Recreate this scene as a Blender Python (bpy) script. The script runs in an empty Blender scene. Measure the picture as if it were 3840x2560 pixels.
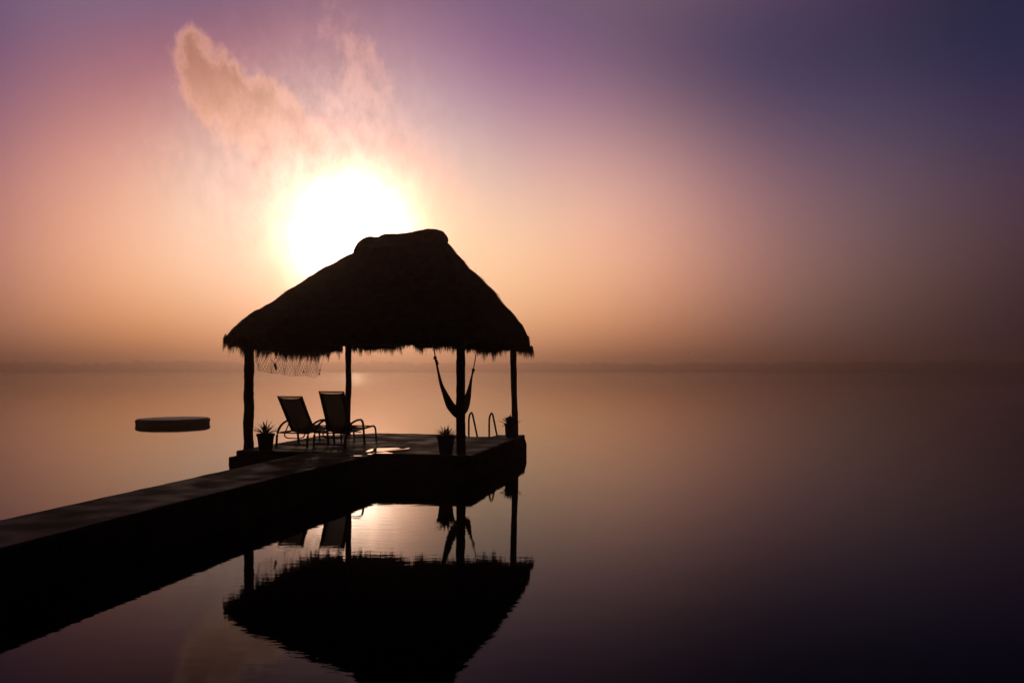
import bpy, bmesh, math, random
from mathutils import Vector, Matrix, noise
R = math.radians
random.seed(7)

# ------------------------------------------------------------------ camera
FPX = 2987.0                      # focal length in pixels of a 3840 px wide frame (28 mm)
HORIZON = 1390.0
EYE = 2.1
scn = bpy.context.scene
cam_d = bpy.data.cameras.new('camera'); cam = bpy.data.objects.new('camera', cam_d)
scn.collection.objects.link(cam); scn.camera = cam
cam.location = (0, 0, EYE); cam.rotation_euler = (R(90), 0, 0)
cam_d.sensor_width = 36.0; cam_d.lens = 36.0 * FPX / 3840.0
cam_d.shift_y = (HORIZON - 1280.0) / 3840.0
cam_d.clip_end = 6000.0; cam_d.clip_start = 0.05
scn.view_settings.view_transform = 'Standard'
scn.view_settings.look = 'None'
scn.view_settings.exposure = 0.0
scn.view_settings.gamma = 1.0

SUN = Vector((math.tan(R(-11.1)), 1.0, 0.156)).normalized()
SUN_EL = math.asin(SUN.z); SUN_AZ = math.atan2(SUN.x, SUN.y)

# ------------------------------------------------------------------ sky
LOBES = [
#LOBES_BEGIN
(-0.1937,0.9684,0.1569,1.3,3.9524,4.0644,3.3230),
(-0.1937,0.9684,0.1569,2.4,5.7859,4.5456,3.2729),
(-0.1937,0.9684,0.1569,4.0,1.6776,-0.2253,-0.4685),
(-0.1937,0.9684,0.1569,5.5,0.1257,-0.0144,-0.0116),
(-0.1937,0.9684,0.1569,7.5,-0.1199,0.2442,0.2438),
(-0.1937,0.9684,0.1569,10.0,0.0584,0.1168,0.0924),
(-0.1937,0.9684,0.1569,14.0,0.4411,0.3970,0.3360),
(-0.6625,0.7488,-0.0175,7.8,0.0093,-0.0198,-0.0898),
(-0.5624,0.8267,-0.0175,7.8,-0.2502,0.0601,0.1214),
(-0.4532,0.8912,-0.0175,7.8,0.2076,-0.0453,-0.1058),
(-0.3367,0.9414,-0.0175,7.8,0.0748,-0.4612,-0.5972),
(-0.2149,0.9765,-0.0175,7.8,0.2437,-0.0745,-0.1431),
(-0.0895,0.9958,-0.0175,7.8,0.3706,0.0697,0.0964),
(0.0373,0.9992,-0.0175,7.8,0.0794,-0.1372,-0.1257),
(0.1635,0.9864,-0.0175,7.8,-0.1590,-0.1743,-0.1760),
(0.2870,0.9578,-0.0175,7.8,-0.1685,0.0116,0.0659),
(0.4059,0.9137,-0.0175,7.8,-0.0381,-0.0274,0.0068),
(0.5184,0.8550,-0.0175,7.8,-0.0144,-0.0310,0.0125),
(0.6224,0.7825,-0.0175,7.8,-0.0795,0.0006,0.0400),
(-0.6191,0.7783,0.1045,7.8,-0.1223,-0.2266,-0.1609),
(-0.5156,0.8504,0.1045,7.8,0.4053,0.2206,0.2134),
(-0.4038,0.9089,0.1045,7.8,0.4897,0.3936,0.1745),
(-0.2855,0.9527,0.1045,7.8,-0.1899,0.2307,0.4428),
(-0.1626,0.9811,0.1045,7.8,-0.2017,-0.0585,-0.1160),
(-0.0371,0.9938,0.1045,7.8,-0.0271,-0.0079,-0.1319),
(0.0890,0.9905,0.1045,7.8,0.5615,0.4553,0.2820),
(0.2137,0.9713,0.1045,7.8,0.2355,-0.0001,-0.0295),
(0.3350,0.9364,0.1045,7.8,0.1550,0.0999,0.0223),
(0.4508,0.8865,0.1045,7.8,0.0781,0.0126,-0.0807),
(0.5594,0.8223,0.1045,7.8,0.0194,0.0128,-0.0275),
(0.6590,0.7449,0.1045,7.8,0.0286,-0.0042,-0.0245),
(-0.6456,0.7298,0.2250,7.8,-0.0835,0.0691,0.0330),
(-0.5481,0.8056,0.2250,7.8,-0.1586,-0.1215,0.0027),
(-0.4417,0.8685,0.2250,7.8,0.2831,-0.0356,-0.2060),
(-0.3282,0.9174,0.2250,7.8,-0.1095,-0.1328,-0.0226),
(-0.2094,0.9516,0.2250,7.8,0.3432,0.5795,0.4981),
(-0.0872,0.9705,0.2250,7.8,-0.1709,-0.2425,-0.3180),
(0.0363,0.9737,0.2250,7.8,0.3342,0.1847,0.2160),
(0.1593,0.9613,0.2250,7.8,0.1266,0.0548,0.0618),
(0.2797,0.9334,0.2250,7.8,-0.1396,-0.1006,0.0071),
(0.3956,0.8904,0.2250,7.8,0.0565,0.0874,0.1620),
(0.5051,0.8332,0.2250,7.8,-0.0660,-0.0477,0.0219),
(0.6066,0.7625,0.2250,7.8,0.0679,0.0459,0.0731),
(-0.5850,0.7354,0.3420,7.8,-0.2160,-0.0925,-0.0213),
(-0.4872,0.8035,0.3420,7.8,0.1076,0.2381,0.2734),
(-0.3815,0.8588,0.3420,7.8,-0.2143,-0.2674,-0.1843),
(-0.2697,0.9001,0.3420,7.8,0.0044,-0.3775,-0.3878),
(-0.1536,0.9271,0.3420,7.8,0.3770,0.1123,0.0653),
(-0.0350,0.9390,0.3420,7.8,-0.2858,-0.2917,0.0251),
(0.0841,0.9359,0.3420,7.8,-0.1071,-0.0517,-0.0480),
(0.2019,0.9177,0.3420,7.8,-0.2962,-0.1337,-0.1364),
(0.3165,0.8848,0.3420,7.8,0.0521,0.0496,0.0030),
(0.4259,0.8376,0.3420,7.8,0.0152,-0.0315,-0.0792),
(0.5286,0.7770,0.3420,7.8,-0.0700,-0.0151,-0.0145),
(0.6227,0.7038,0.3420,7.8,0.0144,-0.0040,-0.0010),
(-0.5851,0.6613,0.4695,7.8,0.0904,-0.0932,-0.1276),
(-0.4759,0.7437,0.4695,7.8,0.1942,-0.0365,-0.0691),
(-0.3552,0.8083,0.4695,7.8,-0.0935,0.3099,0.3563),
(-0.2260,0.8535,0.4695,7.8,-0.0923,-0.0371,-0.0036),
(-0.0914,0.8782,0.4695,7.8,-0.1081,0.0324,0.0176),
(0.0454,0.8818,0.4695,7.8,0.1046,0.1054,-0.0221),
(0.1811,0.8642,0.4695,7.8,0.2305,0.0814,0.1232),
(0.3124,0.8258,0.4695,7.8,0.0153,0.0019,0.0477),
(0.4363,0.7676,0.4695,7.8,-0.0217,-0.0074,-0.0029),
(0.5496,0.6910,0.4695,7.8,0.0756,0.0527,0.0577),
(-0.5255,0.5255,0.6691,14.0,0.0457,0.0379,0.0272),
(-0.1923,0.7178,0.6691,14.0,-0.0289,-0.0352,0.0015),
(0.1923,0.7178,0.6691,14.0,0.0718,0.0475,0.0601),
(0.5255,0.5255,0.6691,14.0,-0.0716,-0.0418,-0.0441),
(-0.8112,0.5680,0.1392,12.0,0.1721,0.0969,0.0882),
#LOBES_END
]
AMBIENT = (0.00342, 0.00346, 0.00504)
w = bpy.data.worlds.new('World'); scn.world = w; w.use_nodes = True
nt = w.node_tree; nt.nodes.clear(); N = nt.nodes; L = nt.links
def nd(t, **k):
    n = N.new(t)
    for a, b in k.items(): setattr(n, a, b)
    return n
def setin(s, v):
    if isinstance(v, bpy.types.NodeSocket): L.new(v, s)
    else: s.default_value = v
def m(op, a, b=None, c=None, clamp=False):
    n = nd('ShaderNodeMath', operation=op, use_clamp=clamp); setin(n.inputs[0], a)
    if b is not None: setin(n.inputs[1], b)
    if c is not None: setin(n.inputs[2], c)
    return n.outputs[0]
def vm(op, a, b=None, scale=None):
    n = nd('ShaderNodeVectorMath', operation=op); setin(n.inputs[0], a)
    if b is not None: setin(n.inputs[1], b)
    if scale is not None: setin(n.inputs['Scale'], scale)
    return n.outputs['Value'] if op in ('DOT_PRODUCT', 'LENGTH') else n.outputs['Vector']
tc = nd('ShaderNodeTexCoord')
D = vm('NORMALIZE', tc.outputs['Generated'])
def gauss(c, s):
    k = 1.0 / R(s) ** 2
    return m('EXPONENT', m('MULTIPLY', m('SUBTRACT', vm('DOT_PRODUCT', D, c), 1.0), k))
total = None
for (x, y, z, s, r, g, b) in LOBES:
    v = vm('SCALE', (r, g, b), scale=gauss((x, y, z), s))
    total = v if total is None else vm('ADD', total, v)
total = vm('MAXIMUM', vm('ADD', total, AMBIENT), (.0012, .0012, .002))
# sunlit cloud bank: density from lobes in the sky whose edge is broken up by noise
def skydir(px, py):
    return Vector(((px - 1920) / FPX, 1.0, (HORIZON - py) / FPX)).normalized()
def cloud_noise(scale, detail, rough, off=0.0):
    n = nd('ShaderNodeTexNoise'); n.inputs['Scale'].default_value = scale
    n.inputs['Detail'].default_value = detail; n.inputs['Roughness'].default_value = rough
    mp = nd('ShaderNodeMapping'); L.new(D, mp.inputs['Vector']); mp.inputs['Location'].default_value = (off, off * .7, 0); mp.inputs['Rotation'].default_value = (0, R(-42), 0); mp.inputs['Scale'].default_value = (1.25, 1, .7)
    L.new(mp.outputs['Vector'], n.inputs['Vector'])
    return n.outputs['Fac']
def smooth(v, a, b):
    n = nd('ShaderNodeMapRange', interpolation_type='SMOOTHSTEP')
    L.new(v, n.inputs['Value']); n.inputs['From Min'].default_value = a; n.inputs['From Max'].default_value = b
    return n.outputs['Result']
def lobesum(lst):
    t = None
    for (px, py, s, a) in lst:
        c = skydir(px, py); g = m('MULTIPLY', gauss(tuple(c), s), a)
        t = g if t is None else m('ADD', t, g)
    return t
n1 = cloud_noise(48.0, 9.0, .62); n2 = cloud_noise(18.0, 5.0, .55, 3.1)
nmix = m('ADD', m('MULTIPLY', n1, .6), m('MULTIPLY', n2, .4))
nn = m('SUBTRACT', nmix, .5)
body = lobesum([(700, 150, .75, .75), (760, 225, 1.0, .8), (700, 270, .75, .6), (830, 270, .9, .7), (740, 350, .9, .7), (860, 360, 1.2, .7), (1000, 340, 1.05, .9), (800, 440, 1.0, .6),
                (930, 450, 1.5, .7), (1070, 430, 1.1, .6), (1110, 500, 1.3, .7), (960, 560, 1.5, .5), (1210, 560, 1.4, .55), (1030, 640, 1.6, .45), (1290, 620, 1.3, .45), (1120, 660, 1.5, .4), (1400, 560, 1.2, .35)])
dens_raw = m('ADD', body, m('MULTIPLY', m('MULTIPLY', nn, 3.8), m('MULTIPLY', body, 2.2, clamp=True)))
dens = smooth(dens_raw, .22, 1.3)
core = smooth(dens_raw, .7, 1.5)
low = smooth(nd('ShaderNodeSeparateXYZ').outputs[2], 0, 1)   # placeholder, linked below
sep = N[-1] if False else [n for n in N if n.bl_idname == 'ShaderNodeSeparateXYZ'][0]
L.new(D, sep.inputs[0])
lowmr = [n for n in N if n.bl_idname == 'ShaderNodeMapRange'][-1]
lowmr.inputs['From Min'].default_value = .24; lowmr.inputs['From Max'].default_value = .345
edge_col = (.92, .44, .30); core_col = (.44, .18, .10)
corefac = m('MULTIPLY', core, low)
mx = nd('ShaderNodeMix', data_type='RGBA'); setin(mx.inputs['Factor'], corefac)
mx.inputs['A'].default_value = edge_col + (1,); mx.inputs['B'].default_value = core_col + (1,)
cloud_light = vm('ADD', mx.outputs['Result'], vm('SCALE', (.9, .56, .34), scale=gauss(tuple(skydir(1310, 880)), 6.5)))
wisp_m = lobesum([(1330, 170, .9, .9), (1400, 260, 1.1, .9), (1440, 370, 1.0, .8), (1330, 300, 1.4, .6), (1240, 60, 1.5, .5), (1560, 610, 1.6, .8),
                  (1300, 420, 1.6, .6), (500, 600, 2.2, .55), (640, 660, 2.0, .5), (1180, 220, 1.5, .35)])
wn = cloud_noise(42.0, 10.0, .66, 7.7)
wisp = m('MULTIPLY', smooth(m('ADD', wisp_m, m('MULTIPLY', m('MULTIPLY', m('SUBTRACT', wn, .5), 4.5), m('MULTIPLY', wisp_m, 1.5, clamp=True))), .5, 1.9), .27)
alpha = m('MAXIMUM', m('MULTIPLY', dens, .72), wisp)
fade = m('SUBTRACT', 1.0, smooth(gauss(tuple(skydir(1310, 880)), 6.0), .1, .8))
alpha = m('MULTIPLY', alpha, fade)
cm = nd('ShaderNodeMix', data_type='RGBA'); setin(cm.inputs['Factor'], alpha)
L.new(total, cm.inputs['A']); L.new(cloud_light, cm.inputs['B'])
# soft large-scale unevenness of the mist
mist = cloud_noise(2.6, 4.0, .5, 1.3)
mistf = m('ADD', m('ADD', .90, m('MULTIPLY', mist, .2)), m('ADD', m('MULTIPLY', m('MULTIPLY', nn, .8), gauss(tuple(skydir(1310, 800)), 5.0)), m('MULTIPLY', m('MULTIPLY', m('SUBTRACT', wn, .5), 1.1), gauss(tuple(skydir(1150, 520)), 5.5))))
skyc = vm('SCALE', cm.outputs['Result'], scale=mistf)
# physical sky of the same low sun, faint behind the fog
sky = nd('ShaderNodeTexSky', sky_type='NISHITA'); sky.sun_disc = False
sky.sun_elevation = SUN_EL; sky.sun_rotation = SUN_AZ
bg1 = nd('ShaderNodeBackground'); L.new(skyc, bg1.inputs['Color']); bg1.inputs['Strength'].default_value = 1.0
bg2 = nd('ShaderNodeBackground'); L.new(sky.outputs[0], bg2.inputs['Color']); bg2.inputs['Strength'].default_value = 0.0002
add = nd('ShaderNodeAddShader'); L.new(bg1.outputs[0], add.inputs[0]); L.new(bg2.outputs[0], add.inputs[1])
out = nd('ShaderNodeOutputWorld'); L.new(add.outputs[0], out.inputs['Surface'])

# ------------------------------------------------------------------ sun
sd = bpy.data.lights.new('sun', 'SUN'); so = bpy.data.objects.new('sun', sd); scn.collection.objects.link(so)
sd.energy = 0.08; sd.angle = R(0.5); sd.color = (1.0, .72, .45)
so.rotation_euler = SUN.to_track_quat('Z', 'Y').to_euler()
so.location = (0, 0, 30)

# ------------------------------------------------------------------ helpers
C = scn.collection
def at(px, py, z):                 # photograph pixel on the level z -> point
    Y = (EYE - z) * FPX / (py - HORIZON)
    return Vector(((px - 1920) / FPX * Y, Y, z))
def atd(px, py, Y):                # photograph pixel at depth Y -> point
    return Vector(((px - 1920) / FPX * Y, Y, EYE - (py - HORIZON) / FPX * Y))
class MB:
    def __init__(s): s.v = []; s.f = []
    def add(s, vs, fs):
        o = len(s.v); s.v += [tuple(v) for v in vs]; s.f += [tuple(i + o for i in f) for f in fs]
    def box(s, c, size, rot=0.0, taper=1.0):
        x, y, z = [q / 2 for q in size]; ca, sa = math.cos(rot), math.sin(rot); vs = []
        for k in (-1, 1):
            t = taper if k > 0 else 1
            for (i, j) in ((-1, -1), (1, -1), (1, 1), (-1, 1)):
                X, Y = i * x * t, j * y * t
                vs.append((c[0] + X * ca - Y * sa, c[1] + X * sa + Y * ca, c[2] + k * z))
        s.add(vs, [(3, 2, 1, 0), (4, 5, 6, 7), (0, 1, 5, 4), (1, 2, 6, 5), (2, 3, 7, 6), (3, 0, 4, 7)])
    def tube(s, pts, r, n=8, jit=0.0, flat=1.0, up=None):
        pts = [Vector(p) for p in pts]; rs = r if isinstance(r, (list, tuple)) else [r] * len(pts)
        vs = []; ref = Vector(up) if up else None
        prev = None
        for i, p in enumerate(pts):
            t = (pts[min(i + 1, len(pts) - 1)] - pts[max(i - 1, 0)]).normalized()
            if ref is not None: a = (ref - t * ref.dot(t)).normalized()
            elif prev is None:
                q = Vector((0, 0, 1)) if abs(t.z) < .9 else Vector((1, 0, 0)); a = (q - t * q.dot(t)).normalized()
            else: a = (prev - t * prev.dot(t)).normalized()
            prev = a; b = t.cross(a)
            for k in range(n):
                g = 2 * math.pi * k / n
                rr = rs[i] * (1 + jit * noise.noise(Vector((math.cos(g) * 1.3, math.sin(g) * 1.3, i * .45)) + pts[0]))
                vs.append(p + a * math.cos(g) * rr * flat + b * math.sin(g) * rr)
        fs = []
        for i in range(len(pts) - 1):
            for k in range(n):
                k2 = (k + 1) % n; fs.append((i * n + k, i * n + k2, (i + 1) * n + k2, (i + 1) * n + k))
        fs.append(tuple(range(n - 1, -1, -1))); fs.append(tuple((len(pts) - 1) * n + k for k in range(n)))
        s.add(vs, fs)
    def lathe(s, prof, c=(0, 0, 0), n=32, jit=0.0):
        vs = []; fs = []
        for (r, z) in prof:
            for k in range(n):
                g = 2 * math.pi * k / n; rr = r * (1 + jit * noise.noise(Vector((math.cos(g) * 2, math.sin(g) * 2, z * 3))))
                vs.append((c[0] + rr * math.cos(g), c[1] + rr * math.sin(g), c[2] + z))
        for i in range(len(prof) - 1):
            for k in range(n):
                k2 = (k + 1) % n; fs.append((i * n + k, i * n + k2, (i + 1) * n + k2, (i + 1) * n + k))
        fs.append(tuple(range(n - 1, -1, -1))); fs.append(tuple((len(prof) - 1) * n + k for k in range(n)))
        s.add(vs, fs)
    def blade(s, p, d, L_, wd, bend, side=None, segs=1, tip=.15):
        d = d.normalized(); sd_ = (side or d.cross(Vector((random.uniform(-1, 1), random.uniform(-1, 1), random.uniform(-1, 1))))).normalized()
        vs = []
        for i in range(segs + 1):
            t = i / segs; q = p + d * L_ * t + Vector((0, 0, -1)) * bend * L_ * t * t; ww = wd * ((1 - t) + tip * t)
            vs += [q - sd_ * ww / 2, q + sd_ * ww / 2]
        s.add(vs, [(2 * i, 2 * i + 1, 2 * i + 3, 2 * i + 2) for i in range(segs)])
    def build(s, name, mat, parent=None, smooth=False):
        me = bpy.data.meshes.new(name); me.from_pydata(s.v, [], s.f); me.update()
        if smooth:
            for p in me.polygons: p.use_smooth = True
        me.materials.append(mat); o = bpy.data.objects.new(name, me); C.objects.link(o)
        if parent: o.parent = parent
        return o
def tag(o, label=None, cat=None, group=None, kind=None):
    if label: o['label'] = label
    if cat: o['category'] = cat
    if group: o['group'] = group
    if kind: o['kind'] = kind
    return o
def thing(name, loc, rz, label, cat, group=None):
    o = bpy.data.objects.new(name, None); C.objects.link(o); o.location = loc; o.rotation_euler = (0, 0, rz)
    o.empty_display_size = .2
    return tag(o, label, cat, group)
def copy_tree(o, parent=None):
    c = o.copy(); C.objects.link(c); c.parent = parent
    for ch in list(o.children): copy_tree(ch, c)
    return c
def curve(pts, n):                 # Catmull-Rom
    pts = [Vector(p) for p in pts]; out_ = []
    P = [pts[0] * 2 - pts[1]] + pts + [pts[-1] * 2 - pts[-2]]
    for i in range(len(pts) - 1):
        a, b, c, d = P[i:i + 4]
        for k in range(n):
            t = k / n
            out_.append(.5 * ((2 * b) + (c - a) * t + (2 * a - 5 * b + 4 * c - d) * t * t + (3 * b - a - 3 * c + d) * t ** 3))
    return out_ + [pts[-1]]
def lerp_tab(tab, x):
    if x <= tab[0][0]: return tab[0][1]
    for (a, va), (b, vb) in zip(tab, tab[1:]):
        if x <= b: return va + (vb - va) * (x - a) / (b - a)
    return tab[-1][1]

# ------------------------------------------------------------------ materials
def mat(name, col, rough=.8, spec=.5, col2=None, nscale=5.0, bump=0.0, bscale=20.0, metal=0.0, rough2=None, detail=6.0, stretch=(1, 1, 1)):
    mt = bpy.data.materials.new(name); mt.use_nodes = True; t = mt.node_tree; b = t.nodes['Principled BSDF']
    b.inputs['Base Color'].default_value = col + (1,); b.inputs['Roughness'].default_value = rough
    b.inputs['Metallic'].default_value = metal; b.inputs['Specular IOR Level'].default_value = spec
    c = t.nodes.new('ShaderNodeTexCoord'); mp = t.nodes.new('ShaderNodeMapping'); mp.inputs['Scale'].default_value = stretch
    t.links.new(c.outputs['Object'], mp.inputs['Vector'])
    if col2:
        n = t.nodes.new('ShaderNodeTexNoise'); n.inputs['Scale'].default_value = nscale; n.inputs['Detail'].default_value = detail
        t.links.new(mp.outputs['Vector'], n.inputs['Vector'])
        mr = t.nodes.new('ShaderNodeMapRange'); t.links.new(n.outputs['Fac'], mr.inputs['Value'])
        mr.inputs['From Min'].default_value = .35; mr.inputs['From Max'].default_value = .65
        mx_ = t.nodes.new('ShaderNodeMix'); mx_.data_type = 'RGBA'; t.links.new(mr.outputs['Result'], mx_.inputs['Factor'])
        mx_.inputs['A'].default_value = col + (1,); mx_.inputs['B'].default_value = col2 + (1,)
        t.links.new(mx_.outputs['Result'], b.inputs['Base Color'])
        if rough2 is not None:
            m2 = t.nodes.new('ShaderNodeMapRange'); t.links.new(n.outputs['Fac'], m2.inputs['Value'])
            m2.inputs['From Min'].default_value = .38; m2.inputs['From Max'].default_value = .62
            m2.inputs['To Min'].default_value = rough; m2.inputs['To Max'].default_value = rough2
            t.links.new(m2.outputs['Result'], b.inputs['Roughness'])
    if bump:
        n = t.nodes.new('ShaderNodeTexNoise'); n.inputs['Scale'].default_value = bscale; n.inputs['Detail'].default_value = 8
        t.links.new(mp.outputs['Vector'], n.inputs['Vector'])
        bp = t.nodes.new('ShaderNodeBump'); bp.inputs['Strength'].default_value = 1.0; bp.inputs['Distance'].default_value = bump
        t.links.new(n.outputs['Fac'], bp.inputs['Height']); t.links.new(bp.outputs['Normal'], b.inputs['Normal'])
    return mt
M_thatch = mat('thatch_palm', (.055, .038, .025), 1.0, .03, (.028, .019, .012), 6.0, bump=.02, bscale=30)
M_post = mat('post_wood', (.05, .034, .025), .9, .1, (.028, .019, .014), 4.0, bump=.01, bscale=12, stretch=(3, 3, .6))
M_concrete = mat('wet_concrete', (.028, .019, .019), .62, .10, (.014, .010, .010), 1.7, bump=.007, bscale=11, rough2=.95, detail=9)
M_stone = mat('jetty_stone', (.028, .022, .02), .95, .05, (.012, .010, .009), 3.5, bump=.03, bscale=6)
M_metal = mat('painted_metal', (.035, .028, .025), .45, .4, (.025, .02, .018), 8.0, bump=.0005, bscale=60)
M_steel = mat('steel_tube', (.35, .34, .33), .22, .5, (.28, .27, .26), 12.0, metal=1.0)
M_pot = mat('pot_clay', (.06, .035, .025), .8, .2, (.04, .025, .02), 7.0, bump=.003, bscale=30)
M_leaf = mat('spiky_leaf', (.04, .07, .03), .6, .3, (.03, .05, .02), 6.0)
M_soil = mat('soil', (.03, .02, .015), 1, .1, (.02, .015, .01), 20.0, bump=.01)
M_rope = mat('rope', (.10, .08, .06), .95, .1, (.06, .05, .04), 40.0, bump=.002, bscale=90)
M_cloth = mat('hammock_cloth', (.09, .04, .03), .95, .1, (.05, .03, .035), 9.0, bump=.004, bscale=60, stretch=(1, 1, 1))
M_net = mat('net_twine', (.12, .08, .05), .95, .1, (.08, .05, .035), 15.0)
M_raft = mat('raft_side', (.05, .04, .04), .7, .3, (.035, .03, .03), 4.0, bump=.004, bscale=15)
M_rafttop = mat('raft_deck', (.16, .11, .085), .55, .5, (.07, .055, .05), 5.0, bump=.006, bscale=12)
M_bird = mat('bird_feathers', (.04, .035, .03), .9, .1, (.03, .025, .02), 30.0)
M_wood_far = mat('far_trees', (.05, .06, .035), 1, .05, (.03, .04, .025), .2)
M_shore = mat('shore_ground', (.12, .10, .07), 1, .05, (.07, .07, .05), .05)
M_pebble = mat('pebble_stone', (.08, .07, .06), .8, .2, (.05, .045, .04), 30.0)
# woven sling: lets a little light through
def mesh_mat(name, col, transp, trans):
    mt = bpy.data.materials.new(name); mt.use_nodes = True; t = mt.node_tree; t.nodes.clear()
    o = t.nodes.new('ShaderNodeOutputMaterial'); df = t.nodes.new('ShaderNodeBsdfDiffuse'); tr = t.nodes.new('ShaderNodeBsdfTranslucent')
    tp = t.nodes.new('ShaderNodeBsdfTransparent'); m1 = t.nodes.new('ShaderNodeMixShader'); m2 = t.nodes.new('ShaderNodeMixShader')
    c = t.nodes.new('ShaderNodeTexCoord'); n = t.nodes.new('ShaderNodeTexNoise'); n.inputs['Scale'].default_value = 14
    mp = t.nodes.new('ShaderNodeMapping'); mp.inputs['Scale'].default_value = (6, 1, 1)
    t.links.new(c.outputs['Object'], mp.inputs['Vector']); t.links.new(mp.outputs['Vector'], n.inputs['Vector'])
    cr = t.nodes.new('ShaderNodeMix'); cr.data_type = 'RGBA'; cr.inputs['A'].default_value = col + (1,)
    cr.inputs['B'].default_value = tuple(q * .7 for q in col) + (1,); t.links.new(n.outputs['Fac'], cr.inputs['Factor'])
    t.links.new(cr.outputs['Result'], df.inputs['Color']); t.links.new(cr.outputs['Result'], tr.inputs['Color'])
    m1.inputs[0].default_value = trans; t.links.new(df.outputs[0], m1.inputs[1]); t.links.new(tr.outputs[0], m1.inputs[2])
    m2.inputs[0].default_value = transp; t.links.new(m1.outputs[0], m2.inputs[1]); t.links.new(tp.outputs[0], m2.inputs[2])
    t.links.new(m2.outputs[0], o.inputs['Surface']); return mt
M_sling = mesh_mat('sling_fabric', (.09, .058, .04), .09, .5)
# lake water
def water_mat():
    mt = bpy.data.materials.new('lake_water'); mt.use_nodes = True; t = mt.node_tree; b = t.nodes['Principled BSDF']
    b.inputs['Base Color'].default_value = (.004, .003, .003, 1); b.inputs['Roughness'].default_value = .015
    b.inputs['IOR'].default_value = 1.12; b.inputs['Specular IOR Level'].default_value = .5
    b.inputs['Specular Tint'].default_value = (1, .75, .50, 1)
    g = t.nodes.new('ShaderNodeNewGeometry')
    def wv(scale, stretch, dist, prev, detail=3, off=0):
        mp = t.nodes.new('ShaderNodeMapping'); mp.inputs['Scale'].default_value = stretch; mp.inputs['Location'].default_value = (off, off, 0)
        mp.inputs['Rotation'].default_value = (0, 0, R(4))
        t.links.new(g.outputs['Position'], mp.inputs['Vector'])
        n = t.nodes.new('ShaderNodeTexNoise'); n.inputs['Scale'].default_value = scale; n.inputs['Detail'].default_value = detail
        t.links.new(mp.outputs['Vector'], n.inputs['Vector'])
        bp = t.nodes.new('ShaderNodeBump'); bp.inputs['Strength'].default_value = 1.0; bp.inputs['Distance'].default_value = dist
        t.links.new(n.outputs['Fac'], bp.inputs['Height'])
        if prev: t.links.new(prev, bp.inputs['Normal'])
        return bp.outputs['Normal']
    a = wv(.9, (.35, 1.2, 1), .0012, None, 2)
    a = wv(6.0, (.7, 1.4, 1), .0006, a, 3, 5)
    t.links.new(a, b.inputs['Normal'])
    # glassy in the lee of the jetty, breathed on by a faint breeze farther out, in long bands
    sx = t.nodes.new('ShaderNodeSeparateXYZ'); t.links.new(g.outputs['Position'], sx.inputs[0])
    mp = t.nodes.new('ShaderNodeMapping'); mp.inputs['Scale'].default_value = (.004, .03, 1); t.links.new(g.outputs['Position'], mp.inputs['Vector'])
    n = t.nodes.new('ShaderNodeTexNoise'); n.inputs['Scale'].default_value = 1.0; n.inputs['Detail'].default_value = 4; t.links.new(mp.outputs['Vector'], n.inputs['Vector'])
    mr = t.nodes.new('ShaderNodeMapRange'); mr.interpolation_type = 'SMOOTHSTEP'; t.links.new(sx.outputs['Y'], mr.inputs['Value'])
    mr.inputs['From Min'].default_value = 25; mr.inputs['From Max'].default_value = 160; mr.inputs['To Min'].default_value = .015; mr.inputs['To Max'].default_value = .085
    m3 = t.nodes.new('ShaderNodeMath'); m3.operation = 'MULTIPLY_ADD'; t.links.new(n.outputs['Fac'], m3.inputs[0]); m3.inputs[1].default_value = .9; m3.inputs[2].default_value = .55
    m4 = t.nodes.new('ShaderNodeMath'); m4.operation = 'MULTIPLY'; t.links.new(mr.outputs['Result'], m4.inputs[0]); t.links.new(m3.outputs[0], m4.inputs[1])
    t.links.new(m4.outputs[0], b.inputs['Roughness'])
    return mt
M_water = water_mat()
M_puddle = mat('puddle_water', (.012, .01, .008), .03, .5, (.014, .011, .009), 3.0, bump=.0006, bscale=7)

# ------------------------------------------------------------------ setting: water, far shore, haze
b = MB(); S = 1500
b.add([(-2600, -300, 0), (2600, -300, 0), (2600, 1900, 0), (-2600, 1900, 0)], [(0, 1, 2, 3)])
tag(b.build('lake_water', M_water), kind='structure')
SHORE = 1450.0
b = MB(); vs = []; fs = []; n = 90
for i in range(n + 1):
    a = R(-60 + 120 * i / n); r0 = SHORE + 14 * noise.noise(Vector((i * .21, 0, 0)))
    for (dr, z) in ((-4, -.4), (3, .8), (40, 3.0), (160, 6.0), (260, 7.0)):
        vs.append((math.sin(a) * (r0 + dr), math.cos(a) * (r0 + dr), z))
for i in range(n):
    for k in range(4): fs.append((i * 5 + k, i * 5 + k + 1, i * 5 + k + 6, i * 5 + k + 5))
b.add(vs, fs); tag(b.build('far_shore', M_shore, smooth=True), kind='structure')
b = MB()
ico = bmesh.new(); bmesh.ops.create_icosphere(ico, subdivisions=2, radius=1.0)
iv = [v.co.copy() for v in ico.verts]; iff = [tuple(v.index for v in f.verts) for f in ico.faces]; ico.free()
for i in range(2600):
    a = R(random.uniform(-60, 60)); r0 = SHORE + random.uniform(8, 110)
    hgt = 12.5 + 3.5 * noise.noise(Vector((a * 9, 3, 0))) + 2.5 * noise.noise(Vector((a * 40, 7, 0))) + random.uniform(-7.0, 4.5)
    c = Vector((math.sin(a) * r0, math.cos(a) * r0, 1 + hgt * .52)); rw = random.uniform(5, 10.5)
    vs = []
    for v in iv:
        q = v * (1 + .35 * noise.noise(v * 2.2 + c)); vs.append(c + Vector((q.x * rw, q.y * rw, q.z * hgt * .52)))
    b.add(vs, iff)
tag(b.build('far_woodland', M_wood_far), 'low dark line of trees along the far shore, almost lost in the mist', 'woodland', kind='stuff')

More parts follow.
